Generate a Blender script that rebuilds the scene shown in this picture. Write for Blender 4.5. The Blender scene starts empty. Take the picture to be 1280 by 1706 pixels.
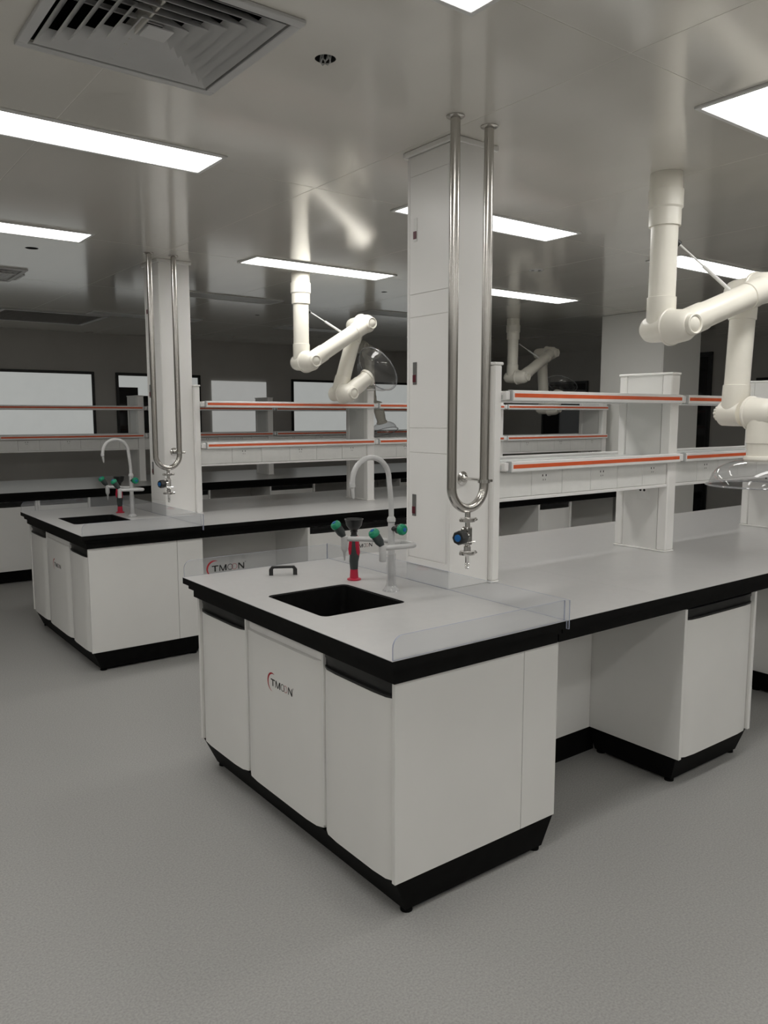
import bpy, bmesh, math, random
from mathutils import Vector, Matrix
random.seed(7)
SC = bpy.context.scene
COL = SC.collection
PI = math.pi
H = 2.611                                  # ceiling height

# ------------------------------------------------------------------ camera
cd = bpy.data.cameras.new('camera'); cam = bpy.data.objects.new('camera', cd); COL.objects.link(cam)
cam.location = (-1.3444, -1.7361, 1.5502)
cam.rotation_euler = (math.radians(90 - 6.9455), 0, math.radians(52.8696 - 90))
cd.sensor_fit = 'VERTICAL'; cd.sensor_height = 36; cd.lens = 1314.1 / 1706 * 36
cd.clip_start = .05; cd.clip_end = 60
SC.camera = cam
# ------------------------------------------------------------------ world and exposure
w = bpy.data.worlds.new('world'); SC.world = w; w.use_nodes = True
w.node_tree.nodes['Background'].inputs[0].default_value = (.05, .05, .055, 1)
w.node_tree.nodes['Background'].inputs[1].default_value = .2
SC.view_settings.view_transform = 'Standard'; SC.view_settings.look = 'None'
SC.view_settings.gamma = 1; SC.view_settings.use_curve_mapping = False
SC.view_settings.exposure = 0.0
LAMP = 10.2
SC.cycles.max_bounces = 14; SC.cycles.diffuse_bounces = 7                                 # radiance of the ceiling light diffusers

# ------------------------------------------------------------------ materials
def mat(name, col, rough=.5, metal=0., spec=.5, noise=None, bump=None, emit=None, coat=0., aniso=0.):
    m = bpy.data.materials.new(name); m.use_nodes = True
    nt = m.node_tree; b = nt.nodes['Principled BSDF']
    b.inputs['Base Color'].default_value = (*col, 1); b.inputs['Roughness'].default_value = rough
    b.inputs['Metallic'].default_value = metal; b.inputs['Specular IOR Level'].default_value = spec
    b.inputs['Coat Weight'].default_value = coat
    b.inputs['Coat Roughness'].default_value = .1
    if aniso: b.inputs['Anisotropic'].default_value = aniso
    if emit: b.inputs['Emission Color'].default_value = (*emit[0], 1); b.inputs['Emission Strength'].default_value = emit[1]
    tc = nt.nodes.new('ShaderNodeTexCoord')
    if noise:                               # (scale, amount, detail[, stretch])
        n = nt.nodes.new('ShaderNodeTexNoise'); n.inputs['Scale'].default_value = noise[0]; n.inputs['Detail'].default_value = noise[2]
        mp = nt.nodes.new('ShaderNodeMapping'); mp.inputs['Scale'].default_value = noise[3] if len(noise) > 3 else (1, 1, 1)
        nt.links.new(tc.outputs['Object'], mp.inputs[0]); nt.links.new(mp.outputs[0], n.inputs['Vector'])
        r = nt.nodes.new('ShaderNodeValToRGB'); a = noise[1]
        r.color_ramp.elements[0].position = .3; r.color_ramp.elements[1].position = .7
        r.color_ramp.elements[0].color = (*[c * (1 - a) for c in col], 1); r.color_ramp.elements[1].color = (*[min(1, c * (1 + a)) for c in col], 1)
        nt.links.new(n.outputs['Fac'], r.inputs[0]); nt.links.new(r.outputs[0], b.inputs['Base Color'])
    if bump:
        n2 = nt.nodes.new('ShaderNodeTexNoise'); n2.inputs['Scale'].default_value = bump[0]; n2.inputs['Detail'].default_value = 3
        bp = nt.nodes.new('ShaderNodeBump'); bp.inputs['Strength'].default_value = bump[1]; bp.inputs['Distance'].default_value = .002
        nt.links.new(tc.outputs['Object'], n2.inputs['Vector']); nt.links.new(n2.outputs['Fac'], bp.inputs['Height']); nt.links.new(bp.outputs[0], b.inputs['Normal'])
    return m
def clear(name, tint, edge=0., rough=.02, ior=1.45, base=.0):
    """thin clear plastic sheet: transparent with a Fresnel reflection"""
    m = bpy.data.materials.new(name); m.use_nodes = True; nt = m.node_tree
    for n in list(nt.nodes):
        if n.type != 'OUTPUT_MATERIAL': nt.nodes.remove(n)
    out = [n for n in nt.nodes if n.type == 'OUTPUT_MATERIAL'][0]
    t = nt.nodes.new('ShaderNodeBsdfTransparent'); t.inputs[0].default_value = (*tint, 1)
    g = nt.nodes.new('ShaderNodeBsdfGlossy'); g.inputs['Roughness'].default_value = rough; g.inputs[0].default_value = (1, 1, 1, 1)
    d = nt.nodes.new('ShaderNodeBsdfDiffuse'); d.inputs[0].default_value = (.8, .82, .86, 1)
    f = nt.nodes.new('ShaderNodeFresnel'); f.inputs[0].default_value = ior
    mx0 = nt.nodes.new('ShaderNodeMixShader'); mx0.inputs[0].default_value = base
    mx = nt.nodes.new('ShaderNodeMixShader')
    nt.links.new(t.outputs[0], mx0.inputs[1]); nt.links.new(d.outputs[0], mx0.inputs[2])
    geo = nt.nodes.new('ShaderNodeNewGeometry'); e1 = nt.nodes.new('ShaderNodeMath'); e1.operation = 'MULTIPLY_ADD'
    e1.inputs[1].default_value = -2; e1.inputs[2].default_value = 1; pw = nt.nodes.new('ShaderNodeMath'); pw.operation = 'POWER'; pw.inputs[0].default_value = ior
    nt.links.new(geo.outputs['Backfacing'], e1.inputs[0]); nt.links.new(e1.outputs[0], pw.inputs[1]); nt.links.new(pw.outputs[0], f.inputs[0])
    nt.links.new(f.outputs[0], mx.inputs[0]); nt.links.new(mx0.outputs[0], mx.inputs[1]); nt.links.new(g.outputs[0], mx.inputs[2])
    nt.links.new(mx.outputs[0], out.inputs[0])
    return m

M = dict(
    floor=mat('floor_vinyl', (.345, .342, .33), .48, noise=(150, .16, 5), bump=(400, .05)),
    ceil=mat('ceiling_panel_coat', (.76, .735, .68), .17, spec=.75, coat=.6, noise=(3, .03, 2, (1, .2, 1))),
    joint=mat('ceiling_joint', (.78, .76, .71), .25),
    wall=mat('wall_paint', (.58, .565, .54), .55, noise=(2, .03, 2)),
    pier=mat('pier_panel', (.80, .80, .77), .45, noise=(2, .02, 2)),
    white=mat('white_powder_coat', (.80, .795, .775), .38, noise=(4, .015, 2)),
    edgew=mat('white_edge_band', (.80, .80, .785), .35, noise=(6, .01, 2)),
    colw=mat('column_panel', (.90, .89, .87), .33, noise=(3, .015, 2)),
    top=mat('worktop_laminate', (.52, .516, .512), .3, noise=(30, .02, 3)),
    black=mat('black_core', (.004, .004, .004), .5, spec=.12, noise=(20, .3, 2)),
    kick=mat('black_plinth', (.0035, .0035, .0035), .6, spec=.1, noise=(20, .3, 2)),
    handle=mat('black_handle', (.011, .0115, .0115), .32, noise=(20, .2, 2)),
    basin=mat('black_basin', (.004, .004, .004), .6, spec=.15, noise=(40, .3, 2)),
    pvc=mat('cream_pvc', (.88, .85, .765), .3, noise=(8, .02, 2)),
    steel=mat('brushed_steel', (.55, .53, .50), .24, metal=1, noise=(60, .08, 2, (1, 1, .05))),
    chrome=mat('polished_steel', (.7, .69, .67), .12, metal=1, noise=(40, .04, 2)),
    alu=mat('lamp_frame', (.72, .72, .71), .4, noise=(10, .02, 2)),
    lamp=mat('lit_diffuser', (.9, .9, .9), .5, emit=((1, .985, .95), LAMP), noise=(3, .005, 1)),
    dark_lamp=mat('unlit_diffuser', (.55, .55, .54), .35, noise=(3, .01, 1)),
    louver=mat('diffuser_enamel', (.60, .60, .60), .4, noise=(8, .02, 2)),
    cavity=mat('duct_black', (.012, .012, .013), .8, noise=(20, .3, 2)),
    orange=mat('orange_strip', (.74, .125, .04), .35, noise=(30, .04, 2)),
    rail=mat('rail_extrusion', (.88, .87, .86), .35, noise=(10, .02, 2)),
    grey=mat('grey_plastic', (.48, .49, .49), .4, noise=(15, .05, 2)),
    board=mat('shelf_board', (.74, .76, .75), .25, noise=(15, .02, 2)),
    socket=mat('socket_plate', (.82, .82, .80), .35, noise=(20, .02, 2)),
    tap=mat('tap_enamel', (.56, .56, .56), .3, noise=(25, .04, 2)),
    green=mat('green_cap', (.01, .27, .14), .35, noise=(40, .08, 2)),
    blue=mat('blue_cap', (.01, .12, .36), .35, noise=(40, .08, 2)),
    blackp=mat('black_plastic', (.015, .016, .016), .35, noise=(30, .15, 2)),
    red=mat('red_plastic', (.50, .012, .045), .35, noise=(30, .06, 2)),
    dgrey=mat('charcoal_rubber', (.035, .045, .045), .5, noise=(30, .1, 2)),
    logo_red=mat('logo_red', (.42, .02, .03), .5, noise=(60, .04, 2)),
    logo_pink=mat('logo_pink', (.45, .16, .17), .5, noise=(60, .04, 2)),
    ink=mat('logo_black', (.006, .006, .006), .5, noise=(60, .2, 2)),
    lock=mat('lock_plate', (.16, .16, .155), .35, noise=(50, .05, 2)),
    lockred=mat('lock_red', (.10, .01, .02), .4, noise=(50, .05, 2)),
    film=mat('white_window_film', (.6, .61, .6), .25, emit=((.93, .96, .93), .325), noise=(2.5, .06, 3)),
    board_glow=mat('white_board_glow', (.6, .6, .59), .35, emit=((.95, .96, .93), .29), noise=(2, .06, 3)),  # board brightness is put in as emission; the board is no light source
    wframe=mat('black_window_frame', (.006, .006, .006), .35, noise=(20, .2, 2)),
    glass=mat('dark_glass', (.012, .012, .014), .05, spec=.6, noise=(3, .2, 2)),
    acry=clear('clear_acrylic', (.955, .96, .965), base=.07),
    acry_edge=mat('acrylic_edge', (.36, .39, .50), .25, noise=(30, .05, 2)),
    hood=clear('hood_polycarbonate', (.86, .86, .865), base=.03, ior=1.6),
    rim=clear('hood_rim_plastic', (.70, .70, .71), base=.22, ior=1.7),
    wrap=clear('plastic_wrap', (.93, .93, .93), base=.10, rough=.12),
)

# ------------------------------------------------------------------ mesh builder
class MB:
    def __init__(s): s.v = []; s.f = []; s.m = []; s.cur = 0
    def add(s, vs, fs):
        o = len(s.v); s.v += [tuple(v) for v in vs]
        for f in fs: s.f.append(tuple(i + o for i in f)); s.m.append(s.cur)
        return s
    def mat(s, i): s.cur = i; return s
    def box(s, x0, x1, y0, y1, z0, z1, bev=0.):
        if bev <= 0:
            vs = [(x, y, z) for x in (x0, x1) for y in (y0, y1) for z in (z0, z1)]
            return s.add(vs, [(0, 1, 3, 2), (4, 6, 7, 5), (0, 4, 5, 1), (2, 3, 7, 6), (0, 2, 6, 4), (1, 5, 7, 3)])
        bm = bmesh.new(); bmesh.ops.create_cube(bm, size=1)
        bmesh.ops.scale(bm, vec=(x1 - x0, y1 - y0, z1 - z0), verts=bm.verts)
        bmesh.ops.translate(bm, vec=((x0 + x1) / 2, (y0 + y1) / 2, (z0 + z1) / 2), verts=bm.verts)
        bmesh.ops.bevel(bm, geom=bm.edges[:], offset=bev, segments=1, affect='EDGES')
        bm.verts.index_update()
        s.add([v.co[:] for v in bm.verts], [[v.index for v in f.verts] for f in bm.faces]); bm.free(); return s
    def prism(s, loop, fn, a, b):
        """2-D loop (p,q) swept between a and b; fn(p,q,t) -> xyz"""
        n = len(loop); vs = [fn(p, q, a) for p, q in loop] + [fn(p, q, b) for p, q in loop]
        fs = [(i, (i + 1) % n, n + (i + 1) % n, n + i) for i in range(n)] + [tuple(range(n))[::-1], tuple(range(n, 2 * n))]
        return s.add(vs, fs)
    def frustum(s, b0, z0, b1, z1):
        (a, b, c, d), (e, f, g, h) = b0, b1
        vs = [(a, c, z0), (b, c, z0), (b, d, z0), (a, d, z0), (e, g, z1), (f, g, z1), (f, h, z1), (e, h, z1)]
        return s.add(vs, [(3, 2, 1, 0), (4, 5, 6, 7), (0, 1, 5, 4), (1, 2, 6, 5), (2, 3, 7, 6), (3, 0, 4, 7)])
    def lathe(s, o, ax, prof, n=24, cap=True):
        """profile [(r, t)] turned round axis ax through o"""
        o = Vector(o); ax = Vector(ax).normalized()
        u = ax.orthogonal().normalized(); w_ = ax.cross(u)
        vs = []; fs = []
        for r, t in prof:
            for k in range(n):
                a = 2 * PI * k / n; vs.append(o + ax * t + (u * math.cos(a) + w_ * math.sin(a)) * r)
        for i in range(len(prof) - 1):
            for k in range(n):
                k2 = (k + 1) % n; fs.append((i * n + k, i * n + k2, (i + 1) * n + k2, (i + 1) * n + k))
        if cap:
            fs.append(tuple(range(n))[::-1]); L = (len(prof) - 1) * n; fs.append(tuple(range(L, L + n)))
        return s.add(vs, fs)
    def cyl(s, a, b, r, n=20, r2=None):
        a = Vector(a); b = Vector(b)
        return s.lathe(a, b - a, [(r, 0), (r if r2 is None else r2, (b - a).length)], n)
    def tube(s, pts, r, n=14, cap=True):
        pts = [Vector(p) for p in pts]; vs = []; fs = []; prev = None
        for i, p in enumerate(pts):
            t = (pts[min(i + 1, len(pts) - 1)] - pts[max(i - 1, 0)]).normalized()
            u = t.orthogonal().normalized() if prev is None else (prev - t * prev.dot(t)).normalized()
            prev = u; w_ = t.cross(u); rr = r[i] if isinstance(r, (list, tuple)) else r
            for k in range(n):
                a = 2 * PI * k / n; vs.append(p + (u * math.cos(a) + w_ * math.sin(a)) * rr)
        for i in range(len(pts) - 1):
            for k in range(n):
                k2 = (k + 1) % n; fs.append((i * n + k, i * n + k2, (i + 1) * n + k2, (i + 1) * n + k))
        if cap: fs.append(tuple(range(n))[::-1]); L = (len(pts) - 1) * n; fs.append(tuple(range(L, L + n)))
        return s.add(vs, fs)
    def holed(s, rect, holes, z0, z1):
        """slab over rect with hole loops cut through"""
        x0, x1, y0, y1 = rect
        loops = [[(x0, y0), (x1, y0), (x1, y1), (x0, y1)]] + holes
        for z, up in ((z0, False), (z1, True)):
            bm = bmesh.new(); es = []
            for L in loops:
                vv = [bm.verts.new((x, y, z)) for x, y in L]
                es += [bm.edges.new((vv[i], vv[(i + 1) % len(vv)])) for i in range(len(vv))]
            bmesh.ops.triangle_fill(bm, use_beauty=True, use_dissolve=False, edges=es)
            bm.normal_update(); bm.verts.index_update()
            fs = []
            for f in bm.faces:
                idx = [v.index for v in f.verts]
                fs.append(idx if (f.normal.z > 0) == up else idx[::-1])
            s.add([v.co[:] for v in bm.verts], fs); bm.free()
        for j, L in enumerate(loops):
            n = len(L); vs = [(x, y, z0) for x, y in L] + [(x, y, z1) for x, y in L]
            s.add(vs, [(i, (i + 1) % n, n + (i + 1) % n, n + i) for i in range(n)])
        return s
    def build(s, name, mats, parent=None, origin=None, smooth=True, fix=True):
        me = bpy.data.meshes.new(name)
        o = Vector(origin) if origin is not None else Vector((0, 0, 0))
        me.from_pydata([Vector(v) - o for v in s.v], [], s.f)
        if not isinstance(mats, (list, tuple)): mats = [mats]
        for m in mats: me.materials.append(m)
        me.polygons.foreach_set('material_index', s.m)
        if fix:
            bm = bmesh.new(); bm.from_mesh(me); bmesh.ops.recalc_face_normals(bm, faces=bm.faces); bm.to_mesh(me); bm.free()
        if smooth:
            me.polygons.foreach_set('use_smooth', [True] * len(me.polygons)); me.set_sharp_from_angle(angle=math.radians(35))
        me.update()
        ob = bpy.data.objects.new(name, me); COL.objects.link(ob)
        if parent is not None: ob.parent = parent
        return ob

def thing(name, label, cat, loc, group=None):
    e = bpy.data.objects.new(name, None); COL.objects.link(e); e.location = loc; e.empty_display_size = .05
    e['label'] = label; e['category'] = cat
    if group: e['group'] = group
    return e
def root_loc(p):
    while p.parent is not None: p = p.parent
    return p.location
def part(name, mb, mats, parent, label=None, **k):
    ob = mb.build(name, mats, parent, origin=root_loc(parent), **k)
    if label: ob['label'] = label
    return ob
def struct(name, mb, mats, **k):
    ob = mb.build(name, mats, **k); ob['kind'] = 'structure'; return ob
def dup(o, d, label=None, group=None, parent=None):
    c = o.copy(); COL.objects.link(c)
    if parent is None:
        c.location = o.location + Vector(d)
        if label: c['label'] = label
        if group: c['group'] = group
    else: c.parent = parent
    for ch in list(o.children): dup(ch, None, parent=c)
    return c
def circle(cx, cy, r, n=20): return [(cx + r * math.cos(2 * PI * k / n), cy + r * math.sin(2 * PI * k / n)) for k in range(n)]
def rrect(x0, x1, y0, y1, r, n=6):
    L = []
    for cx, cy, a0 in ((x1 - r, y1 - r, 0), (x0 + r, y1 - r, PI / 2), (x0 + r, y0 + r, PI), (x1 - r, y0 + r, 1.5 * PI)):
        for k in range(n + 1): a = a0 + PI / 2 * k / n; L.append((cx + r * math.cos(a), cy + r * math.sin(a)))
    return L

# ------------------------------------------------------------------ setting
X0, X1, Y0, Y1 = -4.6, 9.2, -6.6, 8.85
struct('floor', MB().box(X0 - .1, X1 + .1, Y0 - .1, Y1 + .1, -.1, 0), M['floor'], smooth=False)
ceil = struct('ceiling', MB().box(X0 - .1, X1 + .1, Y0 - .1, Y1 + .1, H + .22, H + .32), M['cavity'], smooth=False)
# coated ceiling panels laid in a grid, each its own slab, with cut-outs for the diffusers and cable holes
xe = [X0 - .05, -4.095, -2.89, -1.685, -.48, .725, 1.93, 3.135, 4.34, 5.545, 6.75, 7.955, X1 + .05]
ye = [Y0 - .05, -5.41, -3.675, -1.94, -.205, 1.53, 3.265, 5.0, 6.735, Y1 + .05]
DIFF = [(-.44, .505, .272), (-.14, 4.86, .272)]
HOLES = [(.03, .37, .032), (0., 3.76, .04), (2.873, 3.83, .026), (2.75, 5.9, .026)]
for i in range(len(xe) - 1):
    for j in range(len(ye) - 1):
        r = (xe[i] + .0022, xe[i + 1] - .0022, ye[j] + .0022, ye[j + 1] - .0022); hs = []
        for cx, cy, a in DIFF:              # a diffuser opening may straddle a joint: clip it to the panel
            ax0, ax1, ay0, ay1 = max(cx - a, r[0] + .001), min(cx + a, r[1] - .001), max(cy - a, r[2] + .001), min(cy + a, r[3] - .001)
            if ax1 - ax0 > .003 and ay1 - ay0 > .003: hs.append([(ax0, ay0), (ax1, ay0), (ax1, ay1), (ax0, ay1)])
        for cx, cy, a in HOLES:
            if r[0] < cx - a and cx + a < r[1] and r[2] < cy - a and cy + a < r[3]: hs.append(circle(cx, cy, a))
        mb = MB()
        if hs: mb.holed(r, hs, H, H + .05)
        else: mb.box(*r, H, H + .05)
        mb.build('ceiling_panel', M['ceil'], ceil, smooth=False)
# pale sealant strips in the panel joints
mb = MB()
for x in xe[1:-1]: mb.box(x - .003, x + .003, Y0, Y1, H + .0006, H + .03)
for y in ye[1:-1]: mb.box(X0, X1, y - .003, y + .003, H + .0008, H + .03)
mb.build('joint_strip', M['joint'], ceil, smooth=False)['kind'] = 'stuff'

struct('wall_back', MB().box(X0 - .1, X1 + .1, Y1, Y1 + .15, 0, H), M['wall'], smooth=False)
struct('wall_front', MB().box(X0 - .1, X1 + .1, Y0 - .15, Y0, 0, H), M['wall'], smooth=False)
struct('wall_left', MB().box(X0 - .15, X0, Y0, Y1, 0, H), M['wall'], smooth=False)
struct('wall_right', MB().box(X1, X1 + .15, Y0, Y1, 0, H), M['wall'], smooth=False)
pier = struct('wall_pier', MB().box(5.75, 6.40, 2.99, 3.744, 0, H), M['pier'], smooth=False)
for (a, b) in ((2.99, 3.744),):
    MB().box(5.738, 5.75, a, b - .003, 0.002, H - .002, .002).build('cladding_panel', M['pier'], pier, smooth=False)
MB().box(5.74, 6.395, 2.978, 2.99, 0.002, H - .002, .002).build('cladding_panel', M['pier'], pier, smooth=False)
# windows of the back wall
def window_back(n, x0, x1, z0, z1, m, frame=True, fw=.035):
    wr = struct('window_%d' % n, MB().box(x0 + fw, x1 - fw, Y1 - .012, Y1 - .004, z0 + fw, z1 - fw), m, smooth=False)
    if frame:
        for bx in ((x0, x1, z1 - fw, z1), (x0, x1, z0, z0 + fw), (x0, x0 + fw, z0 + fw, z1 - fw), (x1 - fw, x1, z0 + fw, z1 - fw)):
            MB().box(bx[0], bx[1], Y1 - .03, Y1 - .001, bx[2], bx[3], .003).build('window_frame', M['wframe'], wr, smooth=False)
    return wr
window_back(1, -.55, 1.925, 1.12, 2.12, M['film'])
w2 = window_back(2, 2.205, 3.40, 1.12, 2.12, M['glass'])
MB().box(2.245, 3.36, Y1 - .016, Y1 - .0125, 1.93, 2.082).box(2.50, 3.36, Y1 - .016, Y1 - .0125, 1.82, 1.93).build('painted_reflection', M['film'], w2, smooth=False)  # glowing bands stand in for the lit room reflected in the dark glass
window_back(4, 4.885, 7.35, 1.12, 2.105, M['film'])
wb = MB().box(3.575, 4.45, Y1 - .022, Y1 - .001, 1.12, 2.05, .003).build('white_board', M['board_glow'])
wb['label'] = 'white unframed board with its own glow on the dark back wall between two black framed windows'; wb['category'] = 'board'
# right wall: dark glass windows and a dark glass door
def window_right(name, y0, y1, z0, z1, fw=.04):
    wr = struct(name, MB().box(X1 - .012, X1 - .004, y0 + fw, y1 - fw, z0 + fw, z1 - fw), M['glass'], smooth=False)
    for b in ((y0, y1, z1 - fw, z1), (y0, y1, z0, z0 + fw), (y0, y0 + fw, z0 + fw, z1 - fw), (y1 - fw, y1, z0 + fw, z1 - fw)):
        MB().box(X1 - .03, X1 - .001, b[0], b[1], b[2], b[3], .003).build('window_frame', M['wframe'], wr, smooth=False)
    return wr
window_right('window_5', 6.65, 7.62, 1.12, 2.12)
window_right('window_6', 1.6, 3.83, 1.12, 2.06)
dr = window_right('door_1', 4.48, 5.5, .012, 2.45, .06)
MB().tube([(X1 - .03, 5.35, 1.0), (X1 - .075, 5.35, 1.0), (X1 - .075, 5.35, 1.3), (X1 - .03, 5.35, 1.3)], .012, 10).build('door_handle', M['steel'], dr)

# ------------------------------------------------------------------ ceiling lights
def light(cx, cy, lit, label, grp):
    t = thing('ceiling_light', label, 'light', (cx, cy, H), grp)
    x0, x1, y0, y1 = cx - .58, cx + .58, cy - .1215, cy + .1215; z = H - .009
    mb = MB()
    for b in ((x0 - .018, x1 + .018, y0 - .018, y0), (x0 - .018, x1 + .018, y1, y1 + .018), (x0 - .018, x0, y0, y1), (x1, x1 + .018, y0, y1)):
        mb.box(*b, z, H - .0005, .0015)
    part('frame', mb, M['alu'], t, smooth=False)
    part('diffuser', MB().box(x0, x1, y0, y1, H - .005, H - .0005), M['lamp' if lit else 'dark_lamp'], t, smooth=False)
    return t
names = {0: 'nearest row', 1: 'second row', 2: 'third row', 3: 'fourth row', 4: 'fifth row'}
LX = [-.405, 1.845, 4.06]
rowtxt = ['in the row nearest the camera', 'in the row over the near bench', 'in the row over the middle bench', 'in the row before the far bench', 'in the row by the back wall']
coltxt = ['at left', 'at centre', 'at right']
for r, cy in enumerate([-.229, 1.496, 3.235, 4.93, 6.70]):
    for c, cx in enumerate(LX):
        if r == 2 and c == 2: cx = 3.99
        lit = r < 3
        light(cx, cy, lit, '%s ceiling light %s, %s' % ('glowing' if lit else 'unlit', coltxt[c], rowtxt[r]),
              'lit ceiling panel lights' if lit else 'unlit ceiling panel lights')

for cy in (-5.42, -3.69, -1.96):  # unseen rows continuing the light grid, added because the room's brightness needs them
    for cx in (-2.65, -.405, 1.845, 4.06): light(cx, cy, True, 'unseen lit ceiling panel light added in the rows behind the viewer', 'unseen lit ceiling panel lights added behind the viewer')
for cy in (-.229, 1.496, 3.235):  # unseen lights left of the grid, added for the room's brightness
    for cx in (-2.65,): light(cx, cy, True, 'unseen lit ceiling panel light added beyond the left edge of the view', 'unseen lit ceiling panel lights added beyond the left edge')

# ------------------------------------------------------------------ louvred air diffusers and cable openings
def diffuser(cx, cy, label):
    t = thing('air_diffuser', label, 'vent', (cx, cy, H), 'square louvred air diffusers')
    a = .272; o = .302; mb = MB()
    zb = H - .012
    for b in ((-o, o, -o, -a), (-o, o, a, o), (-o, -a, -a, a), (a, o, -a, a)):
        mb.box(cx + b[0], cx + b[1], cy + b[2], cy + b[3], zb, H - .0005, .002)
    part('frame', mb, M['louver'], t, smooth=False)
    mb = MB(); z1 = H + .16
    for b in ((-a + .002, a - .002, -a + .002, -a + .006), (-a + .002, a - .002, a - .006, a - .002), (-a + .002, -a + .006, -a, a), (a - .006, a - .002, -a, a)):
        mb.box(cx + b[0], cx + b[1], cy + b[2], cy + b[3], H + .002, z1)
    mb.box(cx - a + .002, cx + a - .002, cy - a + .002, cy + a - .002, z1, z1 + .005)
    part('duct_box', mb, M['cavity'], t, smooth=False)
    for k in range(6):
        ao = .262 - k * .039; ai = ao - .034; zt = H + .024; zl = H - .010; th = .0022
        mb = MB()
        for q in range(4):
            c, s_ = [(1, 0), (0, 1), (-1, 0), (0, -1)][q]
            def P(u, v, z): return (cx + c * u - s_ * v, cy + s_ * u + c * v, z)
            vs = [P(ao, -ao, zl), P(ao, ao, zl), P(ai, ai, zt), P(ai, -ai, zt),
                  P(ao, -ao, zl + th), P(ao, ao, zl + th), P(ai - .002, ai - .002, zt + th), P(ai - .002, -ai + .002, zt + th)]
            mb.add(vs, [(0, 1, 2, 3), (7, 6, 5, 4), (0, 4, 5, 1), (1, 5, 6, 2), (2, 6, 7, 3), (3, 7, 4, 0)])
        part('louver_ring', mb, M['louver'], t, smooth=False, fix=False)
    part('centre_plate', MB().box(cx - .036, cx + .036, cy - .036, cy + .036, H - .010, H - .007), M['louver'], t, smooth=False)
    mb = MB()
    for s_ in (-1, 1): mb.box(cx - a + .007, cx + a - .007, cy + s_ * .03 - .004, cy + s_ * .03 + .004, H + .03, H + .042)
    part('support_bar', mb, M['louver'], t, smooth=False)
    return t
diffuser(*DIFF[0][:2], 'large square louvred air diffuser in the ceiling at the upper left')
diffuser(*DIFF[1][:2], 'small distant square louvred air diffuser in the ceiling beyond the middle bench')
def opening(cx, cy, r, label, wires=False):
    t = thing('cable_opening', label, 'ceiling hole', (cx, cy, H), 'round cable openings in the ceiling')
    part('sleeve', MB().lathe((cx, cy, H), (0, 0, 1), [(r * .985, .001), (r * .985, .12), (.001, .12), (.001, .124), (r, .124), (r, .001)], 20, cap=False), M['cavity'], t)
    if wires:
        mb = MB()
        for k in range(5):
            a = k * 1.3; p = []
            for i in range(9):
                u = i / 8; p.append((cx + .018 * math.cos(a + u * 3) * (1 - .4 * u), cy + .018 * math.sin(a + u * 3), H + .05 - .062 * math.sin(u * PI)))
            mb.tube(p, .0018, 6)
        part('wire', mb, M['grey'], t)
    return t
opening(*HOLES[0], 'round dark cable hole in the ceiling with loose wires poking out, near the louvred diffuser', True)
opening(*HOLES[1], 'round dark cable hole in the ceiling at the left above the far bench')
opening(*HOLES[2], 'small dark cable hole in the ceiling just left of the tall near column')
opening(*HOLES[3], 'tiny dark hole in the unlit ceiling beyond the middle exhaust arm')
t = thing('ceiling_plate', 'small ceiling plate with two dark holes to the right of the near column', 'plate', (3.135, 2.333, H))
part('plate', MB().lathe((3.135, 2.333, H - .004), (0, 0, 1), [(.05, 0), (.055, .0035)], 24), M['alu'], t)
part('hole', MB().cyl((3.115, 2.348, H - .006), (3.115, 2.348, H - .004), .011, 14).cyl((3.155, 2.32, H - .006), (3.155, 2.32, H - .004), .011, 14), M['cavity'], t)
t = thing('return_grille', 'dark slatted return air grille in the unlit ceiling by the back wall', 'vent', (1.0, 7.4, H))
mb = MB()
for b in ((.46, 1.52, 6.9, 6.94), (.46, 1.52, 7.86, 7.9), (.46, .5, 6.94, 7.86), (1.48, 1.52, 6.94, 7.86)): mb.box(*b, H - .012, H - .0005, .002)
part('frame', mb, M['louver'], t, smooth=False)
for k in range(14):
    y = 6.975 + k * .065
    part('slat', MB().add([(.5, y, H - .010), (1.48, y, H - .010), (1.48, y + .045, H - .002), (.5, y + .045, H - .002), (.5, y, H - .008), (1.48, y, H - .008), (1.48, y + .045, H - .0005), (.5, y + .045, H - .0005)],
         [(0, 1, 2, 3), (7, 6, 5, 4), (0, 4, 5, 1), (2, 6, 7, 3), (1, 5, 6, 2), (0, 3, 7, 4)]), M['louver'], t, smooth=False)

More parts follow.
